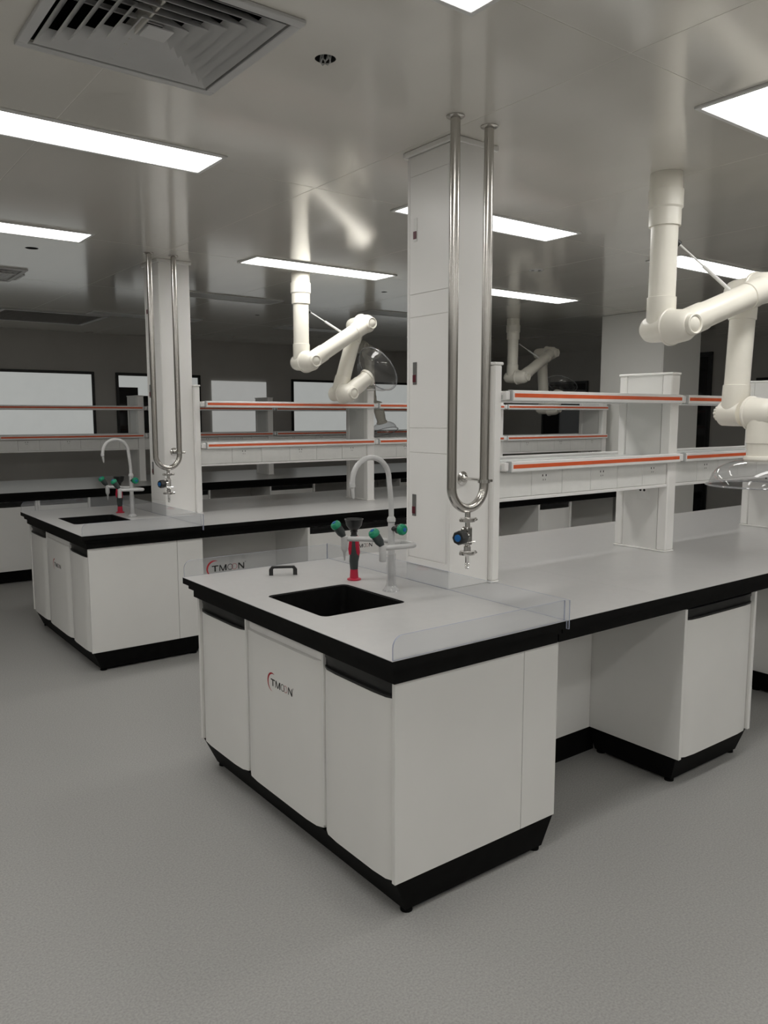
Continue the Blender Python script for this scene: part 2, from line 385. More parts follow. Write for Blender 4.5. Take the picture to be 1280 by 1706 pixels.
# ------------------------------------------------------------------ the printed mark
def logo(name, parent, fn, sc=1., label=None):
    """fn(u,v,d) -> point; u right, v up, d out of the surface"""
    mb = MB()
    def poly(pts): 
        n = len(pts); mb.add([fn(u * sc, v * sc, .0006) for u, v in pts], [tuple(range(n))])
    def stroke(a, b, w_):
        a = Vector(a); b = Vector(b); d = (b - a).normalized(); nn = Vector((-d.y, d.x)) * w_ / 2
        poly([a + nn, a - nn, b - nn, b + nn])
    # red crescent, thickest at upper left
    mb.mat(1); n = 22; c = (.036, 0)
    for i in range(n):
        q = []
        for k in (i, i + 1):
            u = k / n; a = math.radians(62 + u * 208); th = .0092 * max(0.02, math.sin(PI * u)) ** .8 * (1.15 - .55 * u)
            q.append(((c[0] + .035 * math.cos(a), .035 * math.sin(a)), (c[0] + (.035 - th) * math.cos(a), (.035 - th) * math.sin(a))))
        poly([q[0][0], q[1][0], q[1][1], q[0][1]])
    mb.mat(0); lo, hi = -.014, .012; w_ = .0066
    stroke((.026, hi - .0022), (.056, hi - .0022), .0046); stroke((.041, lo), (.041, hi), w_)                     # T
    stroke((.062, lo), (.064, hi), .0042); stroke((.0645, hi), (.0775, lo), .0050); stroke((.0775, lo), (.0905, hi), .0042); stroke((.091, lo), (.091, hi), w_)   # M
    def ring(cx, th):
        for k in range(24):
            a, b = 2 * PI * k / 24, 2 * PI * (k + 1) / 24
            R_, r_ = .0132, .0132 - th; cy = -.001
            poly([(cx + R_ * math.cos(a), cy + R_ * math.sin(a)), (cx + R_ * math.cos(b), cy + R_ * math.sin(b)), (cx + r_ * math.cos(b), cy + r_ * math.sin(b)), (cx + r_ * math.cos(a), cy + r_ * math.sin(a))])
    ring(.1115, .0026); mb.mat(2); ring(.1315, .0022); mb.mat(0)
    stroke((.152, lo), (.152, hi), .0042); stroke((.152, hi), (.176, lo), .0062); stroke((.176, lo), (.176, hi), .0050)  # N
    for k in range(10):
        a, b = 2 * PI * k / 10, 2 * PI * (k + 1) / 10
        poly([(.184 + r * math.cos(x), .0145 + r * math.sin(x)) for r, x in ((.0028, a), (.0028, b), (.0018, b), (.0018, a))])
    return part(name, mb, [M['ink'], M['logo_red'], M['logo_pink']], parent, label, smooth=False, fix=False)

# ------------------------------------------------------------------ cabinets
def bow(a, b, depth, bev=.03):               # door section: bowed front with bevelled edges, (along, out)
    return [(a, 0), (a + .002, depth * .35), (a + bev, depth * .82), (a + bev * 3, depth), (b - bev * 3, depth), (b - bev, depth * .82), (b - .002, depth * .35), (b, 0)]
def kick_part(t, x0, x1, y0, y1, ix0, ix1, iy0, iy1):
    part('plinth', MB().frustum((x0 + ix0, x1 - ix1, y0 + iy0, y1 - iy1), .014, (x0 + .004, x1 - .004, y0 + .004, y1 - .004), .118), M['kick'], t, smooth=False)
    for fx in (x0 + ix0 + .02, x1 - ix1 - .02):
        for fy in (y0 + iy0 + .02, y1 - iy1 - .02):
            part('foot', MB().lathe((fx, fy, 0), (0, 0, 1), [(.02, 0), (.02, .008), (.012, .0135)], 12), M['kick'], t)
def front_cabinet(x0, x1, yf, label, group, mark=False):
    """base cabinet facing -Y; yf = bench front line"""
    y0, y1 = yf + .04, yf + .50; zt = .7635
    t = thing('base_cabinet', label, 'cabinet', ((x0 + x1) / 2, (y0 + y1) / 2, 0), group)
    for a, b in ((x0, x0 + .018), (x1 - .018, x1)):
        part('side_panel', MB().box(a, b, y0 - .012, y1, .12, zt, .001), M['white'], t, smooth=False)
    part('carcass', MB().box(x0 + .0185, x1 - .0185, y0 + .012, y1 - .001, .122, zt - .002), M['white'], t, smooth=False)
    d = part('door', MB().prism(bow(x0 + .021, x1 - .021, .026), lambda p, q, z: (p, y0 + .0115 - q, z), .122, .714), M['white'], t)
    part('handle', MB().prism(bow(x0 + .021, x1 - .021, .026), lambda p, q, z: (p, y0 + .0105 - q * .93, z), .7145, .722)
         .prism(bow(x0 + .021, x1 - .021, .012), lambda p, q, z: (p, y0 + .0105 - q, z), .722, .746)
         .prism(bow(x0 + .021, x1 - .021, .022), lambda p, q, z: (p, y0 + .0105 - q, z), .746, .760), M['handle'], d, 'long black recessed handle strip')
    kick_part(t, x0, x1, y0, y1, .022, .03, .035, .03)
    if mark: logo('logo', d, lambda u, v, dd: ((x0 + x1) / 2 - .09 + u, y0 + .0115 - .026 - dd, .59 + v), 1.05, 'printed dark lettering with a red crescent')
    return t
def sink_cabinet():
    x0, x1, y0, y1 = .058, .775, .045, 1.455; zt = .7635
    t = thing('sink_cabinet', 'white three-door end cabinet under the sink of the near bench', 'cabinet', ((x0 + x1) / 2, (y0 + y1) / 2, 0), 'sink cabinets at the bench ends')
    for a, b in ((x0, .600), (.6025, x1)):
        part('side_panel', MB().box(a - (.012 if a == x0 else 0), b, y0, y0 + .016, .121, zt, .001), M['white'], t, smooth=False)
    part('side_panel', MB().box(x0 - .012, x1, y1 - .016, y1, .121, zt, .001), M['white'], t, smooth=False)
    part('back_panel', MB().box(x1 - .016, x1, y0 + .0165, y1 - .0165, .121, zt), M['white'], t, smooth=False)
    part('bottom_panel', MB().box(x0 + .012, x1 - .017, y0 + .017, y1 - .017, .122, .138), M['white'], t, smooth=False)
    for y in (.4555, 1.016): part('partition', MB().box(x0 - .006, x0 + .10, y - .006, y + .006, .139, zt - .001), M['edgew'], t, smooth=False)
    f = lambda p, q, z: (x0 + .0095 - q, p, z)
    for a, b, lab in ((.063, .449, 'side door'), (1.0225, 1.437, 'side door')):
        d = part('door', MB().prism(bow(a, b, .026), f, .122, .706), M['white'], t)
        part('handle', MB().prism(bow(a, b, .026), lambda p, q, z: (x0 + .0085 - q * .93, p, z), .7065, .714)
             .prism(bow(a, b, .012), lambda p, q, z: (x0 + .0085 - q, p, z), .714, .742)
             .prism(bow(a, b, .022), lambda p, q, z: (x0 + .0085 - q, p, z), .742, .7605), M['handle'], d, 'long black recessed handle strip')
    d = part('door', MB().prism(bow(.463, 1.0085, .026), f, .122, .722), M['white'], t)
    part('handle', MB().prism(bow(.463, 1.0085, .008), f, .7225, .7605), M['rail'], d, 'pale grey recessed strip along the top')
    logo('logo', d, lambda u, v, dd: (x0 + .0095 - .026 - dd, .823 - u, .564 + v), 1.03, 'printed dark lettering with a red crescent')
    kick_part(t, x0 - .006, x1, y0, y1, .045, .05, .012, .05)
    return t

# ------------------------------------------------------------------ worktops, sink and splash screens
def edge_layers(x0, x1, y0, y1, holes, l, r, f, b, mb):
    for z0, z1, i in ((.822, .848, 0.), (.800, .8218, .018), (.7645, .7998, .034)):
        rect = (x0 + i * l, x1 - i * r, y0 + i * f, y1 - i * b)
        if holes and i == 0: mb.holed(rect, holes, z0, z1)
        elif holes: mb.holed(rect, [rrect(.085, .525, .51, .99, .02)], z0, z1)
        else: mb.box(*rect, z0, z1)
    return mb
SINK = (.115, .492, .542, .960)
def sink_worktop():
    t = thing('worktop', 'short grey black-edged worktop around the sink of the near bench', 'worktop', (.38, .75, .7645), 'short sink worktops')
    hole = rrect(*SINK, .03)
    part('laminate', MB().holed((0, .757, 0, 1.5), [hole], .8482, .85), M['top'], t, smooth=False)
    part('core', edge_layers(0, .757, 0, 1.5, [hole], 1, 0, 1, 1, MB()), M['black'], t, 'black edge band', smooth=False)
    return t
def long_worktop(xe_, yf, label, x0=.763):
    t = thing('worktop', label, 'worktop', ((x0 + xe_[-1]) / 2, yf + .75, .7645), 'long bench worktops')
    a = x0
    for b in xe_:
        part('laminate', MB().box(a, b - .0015, yf, yf + 1.5, .8482, .85, .0006), M['top'], t, smooth=False)
        a = b
    part('core', edge_layers(x0, xe_[-1], yf, yf + 1.5, None, 0, 0, 1, 1, MB()), M['black'], t, 'black edge band', smooth=False)
    return t
def sink_basin():
    t = thing('sink', 'black rectangular undermount sink at the end of the near bench', 'sink', (.30, .75, .55), 'black bench sinks')
    x0, x1, y0, y1 = SINK; e = .003
    outer = rrect(x0 + e, x1 - e, y0 + e, y1 - e, .028); mb = MB()
    inner = rrect(x0 + .010, x1 - .010, y0 + .010, y1 - .010, .024); n = len(outer)
    lo = rrect(x0 + .02, x1 - .02, y0 + .02, y1 - .02, .03); lo2 = rrect(x0 + .03, x1 - .03, y0 + .03, y1 - .03, .03)
    rings = [[(x, y, .56) for x, y in outer], [(x, y, .846) for x, y in outer], [(x, y, .846) for x, y in inner], [(x, y, .59) for x, y in lo], [(x, y, .575) for x, y in lo2]]
    vs = [v for r in rings for v in r]; fs = []
    for i in range(len(rings) - 1):
        for k in range(n): fs.append((i * n + k, i * n + (k + 1) % n, (i + 1) * n + (k + 1) % n, (i + 1) * n + k))
    fs.append(tuple(range(4 * n, 5 * n))); fs.append(tuple(range(n)))
    part('basin', mb.add(vs, fs), M['basin'], t, smooth=False)
    part('drain', MB().lathe((.30, .75, .5755), (0, 0, 1), [(.03, 0), (.03, .003), (.012, .004)], 18), M['dgrey'], t)
    return t
def sheet(outline, fn, th, t, name='sheet'):
    """clear sheet with tinted edges; outline (u,v); fn(u,v,d)"""
    n = len(outline); vs = [fn(u, v, 0) for u, v in outline] + [fn(u, v, th) for u, v in outline]
    mb = MB().add(vs, [tuple(range(n)), tuple(range(n, 2 * n))]); mb.mat(1)
    mb.add(vs, [(i, (i + 1) % n, n + (i + 1) % n, n + i) for i in range(n)])
    return part(name, mb, [M['acry'], M['acry_edge']], t, smooth=False, fix=False)
def rounded_left(u0, u1, v0, v1, r):
    return [(u0, v0), (u1, v0), (u1, v1)] + [(u0 + r - r * math.sin(a), v1 - r + r * math.cos(a)) for a in [PI / 2 * k / 6 for k in range(7)]]
def screens():
    out = []
    t = thing('splash_screen', 'low clear acrylic splash screen along the front edge of the near sink worktop', 'splash screen', (.38, .003, .85), 'clear acrylic splash screens'); out.append(t)
    sheet(rounded_left(.004, .752, .8504, .922, .035), lambda u, v, d: (u, .001 + d, v), .005, t)
    t = thing('splash_screen', 'clear acrylic splash screen with printed logo along the rear of the near sink worktop', 'splash screen', (.38, 1.497, .85), 'clear acrylic splash screens'); out.append(t)
    s_ = sheet(rounded_left(.006, .752, .8504, .922, .035), lambda u, v, d: (u, 1.494 + d, v), .005, t)
    logo('logo', s_, lambda u, v, d: (.108 + u, 1.4935 - d, .872 + v), 1.05, 'printed dark lettering with a red crescent')
    t = thing('splash_screen', 'clear acrylic screen across the near bench beside the column', 'splash screen', (.76, .75, .85), 'clear acrylic splash screens'); out.append(t)
    sheet([(-.012, .822), (-.0005, .822), (-.0005, .8504), (1.5005, .8504), (1.5005, .822), (1.512, .822), (1.512, .924), (-.012, .924)], lambda u, v, d: (.7575 + d, u, v), .0045, t)
    return out

# ------------------------------------------------------------------ tap, eyewash, handle
def faucet():
    bx, by = .564, .736
    t = thing('lab_faucet', 'white three-way gooseneck laboratory tap with green knobs behind the near sink', 'faucet', (bx, by, .85), 'gooseneck laboratory taps')
    part('base', MB().lathe((bx, by, .8502), (0, 0, 1), [(.032, 0), (.032, .006), (.022, .014), (.014, .02)], 24), M['tap'], t)
    part('post', MB().lathe((bx, by, .868), (0, 0, 1), [(.0135, 0), (.0135, .27)], 20), M['tap'], t)
    part('wrapping', MB().lathe((bx, by, .851), (0, 0, 1), [(.037, 0), (.027, .012), (.020, .03), (.0175, .06), (.021, .09), (.0175, .12), (.019, .15)], 16, cap=False), M['wrap'], t, 'crumpled clear plastic wrapping round the post')
    part('collar', MB().lathe((bx, by, 1.128), (0, 0, 1), [(.014, 0), (.017, .004), (.017, .016), (.012, .024)], 20), M['tap'], t)
    R = .088; zc = 1.302; cx = bx - .012 - R; pts = [(bx, by, 1.14), (bx - .001, by, 1.2), (bx - .006, by, 1.25)]
    for k in range(19):
        a = PI * k / 18 * 1.0; pts.append((cx + R * math.cos(a) + .0, by, zc + R * math.sin(a)))
    pts.append((cx - R - .002, by, zc - .012))
    part('gooseneck', MB().tube(pts, .0105, 14), M['tap'], t)
    e = pts[-1]
    part('nozzle', MB().lathe(e, (0.12, 0, -1), [(.0125, -.004), (.0125, .010), (.0075, .014), (.0055, .05), (.004, .056)], 14), M['tap'], t)
    # side knob on the post, facing the camera
    d = Vector((.15, -.97, .03)).normalized(); o = Vector((bx, by, 1.103))
    k = part('knob', MB().lathe(o, d, [(.010, .008), (.0115, .03), (.018, .034), (.0195, .052), (.017, .056)], 18), M['blackp'], t)
    part('knob_cap', MB().lathe(o, d, [(.0205, .048), (.0225, .052), (.0225, .064), (.018, .071), (.009, .072)], 20), M['green'], k, 'green ring cap')
    part('knob_button', MB().lathe(o, d, [(.009, .0705), (.008, .075), (.004, .077)], 14), M['blue'], k, 'blue centre button')
    # branching side pipe: a rounded loop round the post with a tap at each end
    zt = 1.045; A = Vector((.452, .905, zt + .006)); B = Vector((.448, .640, zt + .003))
    path = [A, Vector((.535, .846, zt + .004)), Vector((.585, .795, zt)), Vector((.612, .735, zt - .002)), Vector((.622, .69, zt - .003)), Vector((.618, .655, zt - .003)), Vector((.598, .642, zt - .002)), Vector((.55, .639, zt)), Vector((.50, .639, zt + .002)), B]
    def smooth_path(P, it=2):
        for _ in range(it):
            Q = [P[0]]
            for a, b in zip(P[:-1], P[1:]): Q += [a.lerp(b, .25), a.lerp(b, .75)]
            P = Q + [P[-1]]
        return P
    part('side_pipe', MB().tube(smooth_path(path), .0105, 12), M['tap'], t)
    part('cross_link', MB().cyl((bx, by, zt), (.611, .735, zt - .001), .0095, 12), M['tap'], t)
    for (P, kd) in ((A, Vector((-.55, .12, .80))), (B, Vector((-.52, .14, .82)))):
        b = part('tap_body', MB().lathe(P + Vector((0, 0, .014)), (0, 0, -1), [(.009, 0), (.0145, .004), (.0145, .055), (.010, .064), (.007, .068), (.003, .104)] if P is A else [(.009, 0), (.0135, .004), (.0135, .062), (.011, .066)], 16), M['tap'], t)
        d = kd.normalized(); o = P + Vector((0, 0, .006))
        part('stem', MB().lathe(o, d, [(.010, .004), (.0145, .016), (.0175, .024), (.0185, .058), (.016, .06)], 18), M['dgrey'], b, 'charcoal tap stem')
        part('cap', MB().lathe(o, d, [(.0190, .054), (.0215, .058), (.0215, .068), (.017, .076), (.009, .077)], 20), M['green'], b, 'green ring cap')
        part('button', MB().lathe(o, d, [(.009, .0755), (.008, .080), (.004, .081)], 14), M['blue'], b, 'blue centre button')
    return t
def eyewash():
    bx, by = .568, 1.003
    t = thing('eyewash', 'red and charcoal hand-held eyewash standing upright behind the near sink', 'eyewash', (bx, by, .85), 'hand-held eyewash units')
    part('flange', MB().lathe((bx, by, .8502), (0, 0, 1), [(.030, 0), (.030, .005), (.019, .009), (.0165, .048)], 24), M['red'], t, 'red flanged base')
    part('grip', MB().tube([(bx, by, .895), (bx - .001, by, .93), (bx + .001, by - .003, .96), (bx, by - .002, 1.0), (bx, by, 1.045)], [.0165, .0195, .0215, .018, .015], 18), M['dgrey'], t, 'charcoal grip')
    # red squeeze lever on the side facing the camera
    part('lever', MB().tube([(bx + .0065, by - .0150, .957), (bx + .0065, by - .0165, .97), (bx + .005, by - .0150, 1.0), (bx + .004, by - .0125, 1.04)], [.008, .0115, .0115, .010], 12)
         .tube([(bx - .0190, by + .0005, .962), (bx - .0200, by + .0005, .985), (bx - .0150, by - .001, 1.03)], [.006, .0085, .007], 12), M['red'], t, 'red squeeze lever')
    part('neck', MB().lathe((bx, by, 1.03), (0, 0, 1), [(.021, 0), (.021, .006), (.013, .010), (.013, .026), (.017, .03), (.012, .036)], 18), M['blackp'], t)
    part('cup', MB().lathe((bx, by, 1.06), (0, 0, 1), [(.010, 0), (.022, .012), (.033, .026), (.038, .048), (.041, .054), (.037, .054), (.030, .028), (.012, .012), (.001, .012)], 26, cap=False), M['blackp'], t, 'black funnel cup')
    return t
def loose_handle():
    a = Vector((.322, 1.308, .85)); b = Vector((.430, 1.248, .85)); d = (b - a); L = d.length; d.normalize(); n = Vector((-d.y, d.x, 0))
    t = thing('pull_handle', 'small loose black pull handle standing on the near worktop beside the sink', 'handle', ((a + b) / 2), None)
    prof = [(0, .0003), (0, .026), (.012, .040), (L - .012, .040), (L, .026), (L, .0003), (L - .018, .0003), (L - .018, .028), (L - .022, .031), (.022, .031), (.018, .028), (.018, .0003)]
    part('grip', MB().prism(prof, lambda p, q, s_: tuple(a + d * p + n * s_ + Vector((0, 0, q))), -.010, .010), M['blackp'], t, smooth=False)
    return t

# ------------------------------------------------------------------ column, service pipe
def column():
    x0, x1, y0, y1 = .762, .984, .613, .887
    t = thing('service_column', 'tall white boxed service column with three locked doors on the near bench', 'column', ((x0 + x1) / 2, .75, .85), 'white service columns')
    part('body', MB().box(x0 + .004, x1, y0, y1, .8503, H - .001, .002), M['colw'], t, smooth=False)
    for a, b in ((y0 + .001, y0 + .0155), (y1 - .0155, y1 - .001)):
        part('corner_strip', MB().box(x0, x0 + .004, a, b, .93, H - .03, .001), M['colw'], t, smooth=False)
    zs = [.952, 1.398, 1.500, 1.953, 2.045, 2.510, H - .022]
    part('plinth', MB().box(x0 + .0005, x0 + .004, y0 + .001, y1 - .001, .8503, .949, .0008), M['colw'], t, smooth=False)
    for i, (a, b) in enumerate(zip(zs[:-1], zs[1:])):
        nm = 'door' if i in (0, 2, 4) else 'filler_panel'
        d = part(nm, MB().box(x0 + .0005, x0 + .004, y0 + .0175, y1 - .0175, a + .0015, b - .0015, .0008), M['colw'], t, smooth=False)
        if nm == 'door':
            zc = {0: 1.176, 2: 1.725, 4: 2.30}[i]; yc = .833
            l = part('lock', MB().box(x0 - .003, x0 + .0015, yc - .012, yc + .012, zc - .046, zc + .046, .0015), M['lock'] if i != 4 else M['socket'], d, 'white lock plate' if i == 4 else 'dark grey lock plate', smooth=False)
            part_ = MB().box(x0 - .0055, x0 - .0028, yc - .010, yc + .010, zc - .036, zc - .006, .001)
            # the red lock insert joins the lock plate as a second material
            me = l.data; me.materials.append(M['lockred'])
            bm = bmesh.new(); bm.from_mesh(me); o = root_loc(t); vv = [bm.verts.new(Vector(v) - o) for v in part_.v]
            for f in part_.f: bm.faces.new([vv[q] for q in f]).material_index = 1
            bm.to_mesh(me); bm.free()
    mb = MB()
    for b in ((x0 - .014, x1 + .012, y0 - .014, y0 - .0005), (x0 - .014, x0 - .0005, y0 - .0005, y1 + .0005), (x0 - .014, x1 + .012, y1 + .0005, y1 + .014)): mb.box(*b, H - .022, H - .001, .003)
    part('cornice', mb, M['colw'], t, 'pale trim where the column meets the ceiling', smooth=False)
    return t
def service_pipe():
    y = .468; xa, xb = .644, .812; r = .0182; cx = (xa + xb) / 2; R = (xb - xa) / 2; zc = 1.282
    t = thing('service_pipe', 'steel U-shaped gas pipe hanging from the ceiling by the near column', 'pipe', (cx, y, H), 'U-shaped steel service pipes')
    pts = [(xa, y, H - .002), (xa, y, 2.0), (xa, y, zc)]
    pts += [(cx - R * math.cos(PI * k / 20), y, zc - R * math.sin(PI * k / 20)) for k in range(1, 20)]
    pts += [(xb, y, zc), (xb, y, 2.0), (xb, y, H - .002)]
    part('tube', MB().tube(pts, r, 20), M['steel'], t)
    for x in (xa, xb): part('ceiling_flange', MB().lathe((x, y, H - .0005), (0, 0, -1), [(.033, 0), (.033, .003), (.026, .007), (.0185, .008)], 24, cap=False), M['steel'], t)
    b = part('wall_bracket', MB().lathe((.83, .6125, 1.300), (0, -1, 0), [(.028, 0), (.028, .005), (.016, .010), (.016, .016), (.007, .018), (.007, .115)], 20), M['chrome'], t, 'bracket with a round wall disc')
    part('clamp', MB().lathe((xb, y, 1.292), (0, 0, 1), [(.0188, 0), (.0245, 0), (.0245, .014), (.0188, .014), (.0188, 0)], 20, cap=False).box(xb + .02, xb + .043, y - .006, y + .006, 1.293, 1.305, .002).cyl((xb + .018, y + .030, 1.299), (xb + .018, y, 1.299), .0065, 10), M['chrome'], b)
    zb = zc - R - r
    part('valve_stem', MB().lathe((cx, y, zb + .004), (0, 0, -1), [(.011, 0), (.011, .02), (.0135, .021), (.0135, .026), (.0098, .03), (.0098, .13), (.014, .134), (.014, .15)], 18), M['chrome'], t)
    for zz in (zb - .026, zb - .155):
        part('clamp_ring', MB().lathe((cx, y, zz), (0, 0, 1), [(.012, -.009), (.029, -.007), (.030, 0), (.029, .007), (.012, .009)], 24).box(cx + .026, cx + .040, y - .010, y + .010, zz - .007, zz + .007, .002)
             .box(cx - .040, cx - .026, y - .005, y + .005, zz - .006, zz + .006, .002).cyl((cx + .034, y - .016, zz), (cx + .034, y + .016, zz), .004, 8), M['chrome'], t)
    zm = zb - .088
    vb = part('valve_body', MB().box(cx - .016, cx + .013, y - .016, y + .016, zm - .035, zm + .035, .004)
         .cyl((cx - .014, y - .010, zm), (cx - .036, y - .016, zm), .015, 16)
         .cyl((cx - .02, y + .012, zm + .024), (cx + .026, y + .012, zm + .024), .0045, 8).cyl((cx - .02, y - .012, zm - .024), (cx + .026, y - .012, zm - .024), .0045, 8), M['chrome'], t)
    d = Vector((-.97, -.26, 0)).normalized(); o = Vector((cx - .030, y - .014, zm))
    k = part('knob', MB().lathe(o, d, [(.016, 0), (.026, .006), (.0275, .012), (.0275, .040), (.024, .046)], 8), M['blackp'], vb, 'black octagonal knob with a blue centre')
    k.data.materials.append(M['blue'])
    bm = bmesh.new(); bm.from_mesh(k.data); o2 = o - root_loc(t); m2 = MB().lathe(o2, d, [(.0145, .0455), (.0125, .049), (.005, .050)], 18)
    vv = [bm.verts.new(v) for v in m2.v]
    for f in m2.f: bm.faces.new([vv[q] for q in f]).material_index = 1
    bmesh.ops.recalc_face_normals(bm, faces=bm.faces); bm.to_mesh(k.data); bm.free()
    part('nozzle', MB().lathe((cx, y, zb - .164), (0, 0, -1), [(.010, 0), (.008, .004), (.0078, .03), (.0095, .032), (.0075, .038), (.0095, .040), (.0072, .046), (.009, .048), (.006, .054)], 16), M['chrome'], t)
    return t

# ------------------------------------------------------------------ reagent racks
def upright(x0, x1, yf, label, sock=True):
    y0, y1 = yf + .592, yf + .908; zt = 1.757
    t = thing('shelf_upright', label, 'shelf post', ((x0 + x1) / 2, yf + .75, .85), 'reagent shelf uprights')
    part('base_plate', MB().box(x0 - .006, x1 + .001, y0 - .003, y1 + .003, .8503, .858, .002), M['colw'], t, smooth=False)
    for a, b in ((y0, y0 + .056), (y1 - .045, y1)):
        part('post', MB().box(x0, x1, a, b, .8585, zt, .005), M['colw'], t, smooth=False)
    part('panel', MB().box(x0 + .005, x1 - .005, y0 + .0585, y1 - .0475, .8585, zt), M['white'], t, 'flush infill panel', smooth=False)
    part('cap', MB().box(x0 - .004, x1 + .004, y0 - .004, y1 + .004, zt + .0003, zt + .012, .003), M['colw'], t, smooth=False)
    if sock:
        s_ = part('socket', MB().box(x0 + .0015, x0 + .0055, yf + .70, yf + .78, 1.115, 1.195, .0015), M['socket'], t, 'white twin socket plate', smooth=False)
        part('socket_hole', MB().cyl((x0 + .0012, yf + .732, 1.163), (x0 + .0035, yf + .732, 1.163), .007, 10).cyl((x0 + .0012, yf + .755, 1.163), (x0 + .0035, yf + .755, 1.163), .007, 10), M['cavity'], s_)
    return t
def rail_parts(t, x0, x1, yf, z0):
    """extruded front and rear rails with an orange strip, z0 = bottom"""
    for s_ in (0, 1):
        def Y(y): return yf + (y if s_ == 0 else 1.5 - y)
        a, b = sorted((Y(.562), Y(.588)))
        r_ = part('rail', MB().box(x0 + .006, x1 - .004, a, b, z0, z0 + .044, .004), M['rail'], t, smooth=False)
        a, b = sorted((Y(.5608), Y(.5645)))
        part('coloured_strip', MB().box(x0 + .016, x1 - .016, a, b, z0 + .015, z0 + .031), M['orange'], r_, 'orange inlaid strip', smooth=False)
        a, b = sorted((Y(.561), Y(.589)))
        part('end_cap', MB().box(x0, x0 + .006, a, b, z0 - .001, z0 + .045, .002), M['grey'], r_, 'grey end cap', smooth=False)
        a, b = sorted((Y(.572), Y(.608)))
        part('bracket', MB().box(x0 - .026, x0 + .0, a, b, z0 + .004, z0 + .040, .003), M['rail'], t, smooth=False)
def upper_shelf(x0, x1, yf, label):
    """x0,x1: inner faces of the uprights"""
    t = thing('reagent_shelf', label, 'shelf', ((x0 + x1) / 2, yf + .75, 1.612), 'upper reagent shelves')
    part('board', MB().box(x0 + .001, x1 - .001, yf + .589, yf + .911, 1.618, 1.636), M['board'], t, smooth=False)
    rail_parts(t, x0 + .028, x1 + .06, yf, 1.612); return t
def lower_shelf(x0, x1, yf, label, npan=6):
    t = thing('reagent_shelf', label, 'shelf', ((x0 + x1) / 2, yf + .75, 1.195), 'lower reagent shelves with sockets')
    part('board', MB().box(x0 + .001, x1 - .001, yf + .589, yf + .911, 1.325, 1.345), M['board'], t, smooth=False)
    rail_parts(t, x0 + .028, x1 + .06, yf, 1.316)
    part('trunking', MB().box(x0 + .001, x1 - .001, yf + .612, yf + .888, 1.200, 1.3245), M['white'], t, 'white socket trunking', smooth=False)
    for yy in (yf + .597, yf + .886): part('trunking_lip', MB().box(x0 + .001, x1 - .001, yy, yy + .017, 1.190, 1.2035, .002), M['rail'], t, smooth=False)
    w_ = (x1 - x0 - .004) / npan
    for k in range(npan):
        a = x0 + .002 + k * w_
        p = part('cover_panel', MB().box(a + .001, a + w_ - .001, yf + .604, yf + .6115, 1.206, 1.314, .0015), M['socket'], t, smooth=False)
        part('cover_panel', MB().box(a + .002, a + w_ - .002, yf + .8885, yf + .896, 1.206, 1.314, .0015), M['socket'], t, smooth=False)
        if k % 2 == 1:
            mb = MB(); c = a + .35 * w_
            for dx in (0, .022): mb.box(c + dx - .0025, c + dx + .0025, yf + .6034, yf + .6045, 1.286, 1.295)
            for dx in (.004, .018): mb.box(c + dx - .0012, c + dx + .0012, yf + .6034, yf + .6045, 1.268, 1.275)
            part('socket', mb, M['cavity'], p, 'socket slots', smooth=False)
    return t
def knee_panel(x0, x1, yf, label):
    t = thing('modesty_panel', label, 'panel', ((x0 + x1) / 2, yf + .51, 0), 'white panels behind the knee spaces')
    part('panel', MB().box(x0 + .001, x1 - .001, yf + .488, yf + .504, .12, .7635), M['white'], t, smooth=False)
    part('plinth', MB().box(x0 + .001, x1 + .045, yf + .4975, yf + .509, 0, .119), M['kick'], t, smooth=False)
    for fz in (.62,): part('screw', MB().cyl((x0 + .12, yf + .486, fz), (x0 + .12, yf + .4885, fz), .006, 10), M['grey'], t)
    return t

# ------------------------------------------------------------------ bench 1 (near) and bench 2 (middle)
S = 2.9749; D = (0, S, 0)
def both(t, label): return dup(t, D, label)
sc = sink_cabinet(); both(sc, 'white three-door end cabinet under the sink of the middle bench')
sw = sink_worktop(); both(sw, 'short grey black-edged worktop around the sink of the middle bench')
sb = sink_basin(); both(sb, 'black rectangular undermount sink at the end of the middle bench')
long_worktop([1.357, 4.95], 0, 'long grey worktop with a black edge on the near bench, right of the column')
long_worktop([2.9, 5.70], S, 'long grey worktop with a black edge on the middle bench')
s1, s2, s3 = screens()
both(s1, 'low clear acrylic splash screen along the front edge of the middle sink worktop')
m2 = both(s2, 'low clear acrylic splash screen along the rear edge of the middle sink worktop')
for o in [c for ch in m2.children for c in ch.children]: bpy.data.objects.remove(o)
both(s3, 'clear acrylic screen across the middle bench beside the column')
fc = faucet(); both(fc, 'white three-way gooseneck laboratory tap with green knobs behind the middle bench sink')
ew = eyewash(); both(ew, 'red and charcoal hand-held eyewash standing upright behind the middle bench sink')
loose_handle()
co = column(); both(co, 'tall white boxed service column standing on the middle bench at the left')
sp = service_pipe(); both(sp, 'steel U-shaped gas pipe hanging from the ceiling by the middle bench column')

